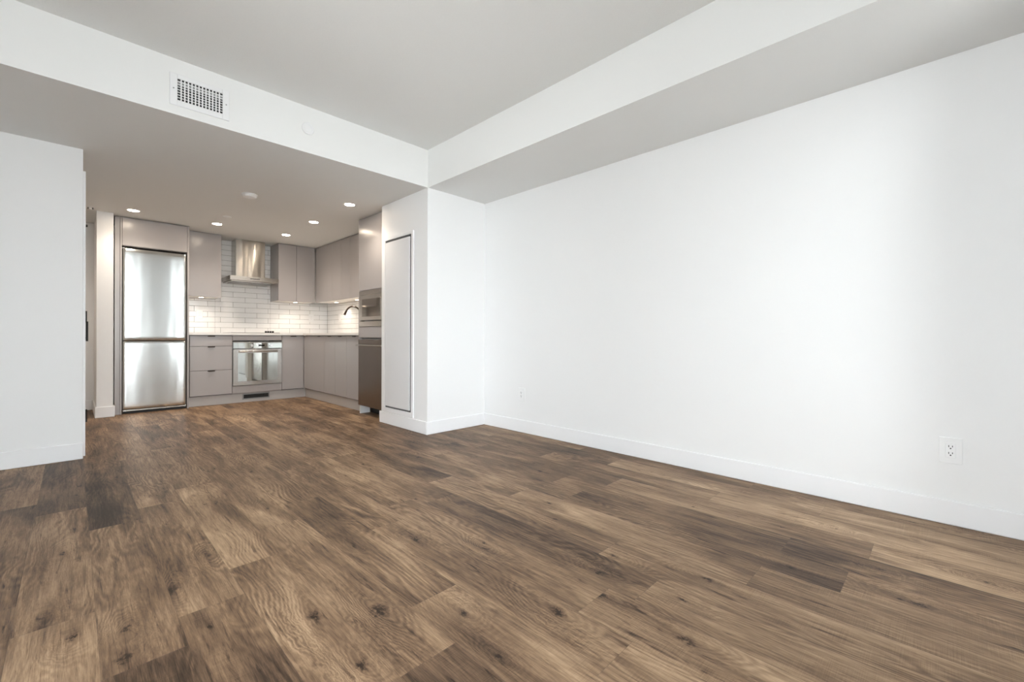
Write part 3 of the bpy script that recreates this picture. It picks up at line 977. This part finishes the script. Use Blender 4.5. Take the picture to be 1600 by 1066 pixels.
# cooktop with four knobs
ck = thing('cooktop', 'flat black glass cooktop with a cluster of small knobs on the white countertop', 'cooktop', (1.76, 6.90, 0.9295))
obj('glass_plate', bx(1.47, 2.06, 6.66, 7.12, 0.9295, 0.9345, 0.001), 'black_glass', ck)
for k in range(4):
    x = 1.900 + k * 0.030
    obj('knob', cyl((x, 6.72, 0.9346), (x, 6.72, 0.957), 0.0135, 0.0125, 20), 'black', ck, True)

# ------------------------------------------------------------------ built-in oven
ov = thing('built_in_oven', 'built-in stainless oven with a mirrored glass door under the cooktop', 'oven', (1.77, 6.9, 0.228))
ox0, ox1, oy = 1.4785, 2.0685, 6.596
obj('body', bx(ox0 + 0.006, ox1 - 0.006, 6.65, 7.12, 0.23, 0.80), 'grille', ov)
obj('top_vent', bx(ox0, ox1, oy + 0.014, 6.65, 0.808, 0.824), 'shadow_gap', ov)
obj('top_trim', bx(ox0, ox1, oy + 0.002, oy + 0.03, 0.797, 0.8075, 0.0015), 'steel', ov)
obj('control_panel', bx(ox0, ox1, oy, 6.648, 0.722, 0.796, 0.0015), 'mirror_glass', ov)
for x in (1.692, 1.930):
    k_ = obj('knob', cyl((x, oy - 0.0003, 0.760), (x, oy - 0.020, 0.760), 0.019, 0.017, 28), 'chrome', ov, True)
obj('display', bx(1.775, 1.852, oy - 0.0012, oy - 0.0002, 0.748, 0.772), 'black_glass', ov)
od = obj('door', bx(ox0, ox1, oy, 6.64, 0.232, 0.712, 0.002), 'steel', ov)
obj('door_glass', bx(ox0 + 0.055, ox1 - 0.055, oy - 0.0016, oy - 0.0002, 0.285, 0.660, 0.0006), 'mirror_glass', od)
bmh = bmesh.new()
add_cyl(bmh, (1.545, oy - 0.036, 0.682), (2.003, oy - 0.036, 0.682), 0.0085, n=20)
add_cyl(bmh, (1.565, oy - 0.0003, 0.682), (1.565, oy - 0.036, 0.682), 0.006, n=14)
add_cyl(bmh, (1.983, oy - 0.0003, 0.682), (1.983, oy - 0.036, 0.682), 0.006, n=14)
obj('handle', bmh, 'steel', od, True)

# ------------------------------------------------------------------ tall cabinet with microwave, dishwasher below
XT = 2.325
ty0, ty1 = 4.160, 4.782
tc_ = thing('tall_cabinet', 'tall taupe cabinet housing the microwave beside the stub wall', 'cabinet', (2.63, 4.47, 0))
obj('door', bx(XT, XT + 0.020, ty0 + 0.018, ty1 - 0.003, 1.408, 2.221, 0.0015), 'cabinet', tc_)
obj('side_panel', bx(XT, XK - 0.009, ty1 - 0.002, ty1 + 0.020, 0.10, 2.221, 0.001), 'cabinet', tc_)
obj('side_panel', bx(XT + 0.001, XK - 0.009, ty0 - 0.018, ty0 + 0.016, 0.0, 2.221, 0.001), 'cabinet', tc_)
obj('carcass', bx(XT + 0.022, XK - 0.009, ty0 + 0.017, ty1 - 0.003, 1.402, ZL - 0.001), 'cabinet', tc_)
obj('filler_panel', bx(XT, XT + 0.020, ty0 + 0.018, ty1 - 0.003, 0.872, 0.994, 0.0015), 'cabinet', tc_)
obj('shelf', bx(XT + 0.022, XK - 0.009, ty0 + 0.017, ty1 - 0.003, 0.874, 0.988), 'cabinet', tc_)
obj('plinth_end', bx(XT + 0.010, XT + 0.13, ty1 - 0.012, ty1 + 0.006, 0, 0.099, 0.001), 'plastic', tc_, label='white plinth end')

mw = thing('microwave', 'built-in stainless microwave with a dark glass door in the tall cabinet', 'microwave', (2.6, 4.47, 0.995))
my0, my1 = ty0 + 0.019, ty1 - 0.004
mz0, mz1 = 0.9965, 1.402
obj('body', bx(XT + 0.05, XT + 0.45, my0 + 0.02, my1 - 0.02, mz0, mz1 - 0.012), 'grille', mw)
obj('control_strip', bx(XT - 0.004, XT + 0.049, my0, my1, 1.352, 1.400, 0.0015), 'steel', mw)
obj('lower_trim', bx(XT - 0.004, XT + 0.049, my0, my1, mz0, 1.056, 0.0015), 'steel', mw)
obj('side_trim', bx(XT - 0.002, XT + 0.049, my1 - 0.030, my1, 1.058, 1.350, 0.0015), 'steel', mw)
obj('side_trim', bx(XT - 0.002, XT + 0.049, my0, my0 + 0.030, 1.058, 1.350, 0.0015), 'steel', mw)
md = obj('door', bx(XT - 0.010, XT + 0.049, my0 + 0.032, my1 - 0.034, 1.066, 1.348, 0.002), 'steel', mw)
obj('door_glass', bx(XT - 0.0118, XT - 0.0102, my0 + 0.10, my1 - 0.085, 1.108, 1.305, 0.0005), 'mw_glass', md)

dw = thing('dishwasher', 'stainless dishwasher with a bar handle under the microwave', 'dishwasher', (2.6, 4.47, 0))
obj('body', bx(XT + 0.03, XK - 0.02, my0 + 0.005, my1 - 0.005, 0.11, 0.864), 'grille', dw)
obj('door', bx(XT - 0.012, XT + 0.029, my0, my1, 0.102, 0.792, 0.002), 'steel_shaded', dw)
obj('control_band', bx(XT - 0.012, XT + 0.029, my0, my1, 0.796, 0.852, 0.002), 'steel_shaded', dw)
bmh = bmesh.new()
add_box(bmh, XT - 0.050, XT - 0.036, my0 + 0.01, my1 - 0.005, 0.778, 0.796, 0.004, 2)
add_box(bmh, XT - 0.036, XT - 0.0125, my0 + 0.03, my0 + 0.05, 0.780, 0.794)
add_box(bmh, XT - 0.036, XT - 0.0125, my1 - 0.05, my1 - 0.03, 0.780, 0.794)
obj('handle', bmh, 'steel', dw)
obj('toe_panel', bx(XT + 0.14, XT + 0.155, my0, my1 - 0.02, 0.0, 0.10), 'shadow_gap', dw)

# ------------------------------------------------------------------ faucet
FX, FY = 2.842, 5.80
fc = thing('faucet', 'dark bronze gooseneck kitchen faucet on the white counter beside the tall cabinet', 'faucet', (FX, FY, 0.9295))
obj('base', lathe((FX, FY, 0.9295), (0, 0, 1), [(0.027, 0), (0.027, 0.012), (0.020, 0.018), (0.018, 0.09), (0.014, 0.095)], 28), 'bronze', fc, True)
R_, ZA = 0.108, 1.190
pts = [(FX, FY, 1.02), (FX, FY, ZA)]
for k in range(1, 25):
    a = PI * (1 - k / 24 * 0.88)
    pts.append((FX - R_ * (1 + math.cos(a)), FY, ZA + R_ * math.sin(a)))
obj('spout', (lambda b: (add_tube(b, pts, 0.0115), b)[1])(bmesh.new()), 'bronze', fc, True)
e_ = Vector(pts[-1])
td = (e_ - Vector(pts[-2])).normalized()
obj('spray_head', cyl(e_ - td * 0.004, e_ + td * 0.058, 0.0135, 0.0155, 20), 'bronze', fc, True)
bmh = bmesh.new()
add_cyl(bmh, (FX, FY - 0.017, 0.985), (FX, FY - 0.060, 0.992), 0.010, n=14)
add_cyl(bmh, (FX, FY - 0.055, 0.992), (FX - 0.04, FY - 0.072, 1.05), 0.005, n=12)
obj('lever', bmh, 'bronze', fc, True)

# ------------------------------------------------------------------ electrical outlets
def outlet_side(y, z, label, wplate=0.080, hplate=0.122):
    """duplex receptacle on a wall facing -X"""
    t = thing('wall_outlet', label, 'outlet', (XR, y, z - hplate / 2), 'outlets on the white side wall')
    obj('cover_plate', bx(XR - 0.007, XR - 0.0004, y - wplate / 2, y + wplate / 2, z - hplate / 2, z + hplate / 2, 0.002, 2), 'plastic', t)
    rc = obj('receptacle', bx(XR - 0.010, XR - 0.0071, y - 0.0175, y + 0.0175, z - 0.034, z + 0.034, 0.001), 'plastic', t)
    for dz in (0.016, -0.016):
        obj('slot', bx(XR - 0.0105, XR - 0.0101, y + 0.0050, y + 0.0076, z + dz, z + dz + 0.009), 'shadow_gap', rc)
        obj('slot', bx(XR - 0.0105, XR - 0.0101, y - 0.0076, y - 0.0050, z + dz + 0.001, z + dz + 0.009), 'shadow_gap', rc)
        obj('ground_hole', cyl((XR - 0.0105, y, z + dz - 0.0055), (XR - 0.0101, y, z + dz - 0.0055), 0.0030, n=12), 'shadow_gap', rc)
outlet_side(-0.024, 0.353, 'white duplex wall outlet at the window end of the white side wall')
outlet_side(2.783, 0.351, 'white duplex wall outlet low on the side wall beside the stub wall', 0.078, 0.122)

def outlet_back(x, z, label):
    t = thing('wall_outlet', label, 'outlet', (x, YB, z - 0.06), 'outlets on the tile backsplash')
    y = YB - 0.0112
    obj('cover_plate', bx(x - 0.038, x + 0.038, y - 0.005, y, z - 0.06, z + 0.06, 0.002), 'plastic', t)
    rc = obj('receptacle', bx(x - 0.0175, x + 0.0175, y - 0.008, y - 0.0051, z - 0.034, z + 0.034, 0.001), 'plastic', t)
    for dz in (0.016, -0.016):
        for sx in (0.006, -0.006):
            obj('slot', bx(x + sx - 0.001, x + sx + 0.001, y - 0.0085, y - 0.0081, z + dz, z + dz + 0.008), 'grille', rc)
outlet_back(1.212, 1.178, 'white outlet plate on the tiles under the single-door wall cabinet')
outlet_back(2.685, 1.172, 'white outlet plate on the tiles near the kitchen corner')
t = thing('wall_outlet', 'white outlet plate on the tiles behind the faucet, close to the corner', 'outlet', (XK, 6.70, 1.11), 'outlets on the tile backsplash')
xo = XK - 0.0112
obj('cover_plate', bx(xo - 0.005, xo, 6.662, 6.738, 1.112, 1.232, 0.002), 'plastic', t)
obj('receptacle', bx(xo - 0.008, xo - 0.0051, 6.6825, 6.7175, 1.138, 1.206, 0.001), 'plastic', t)
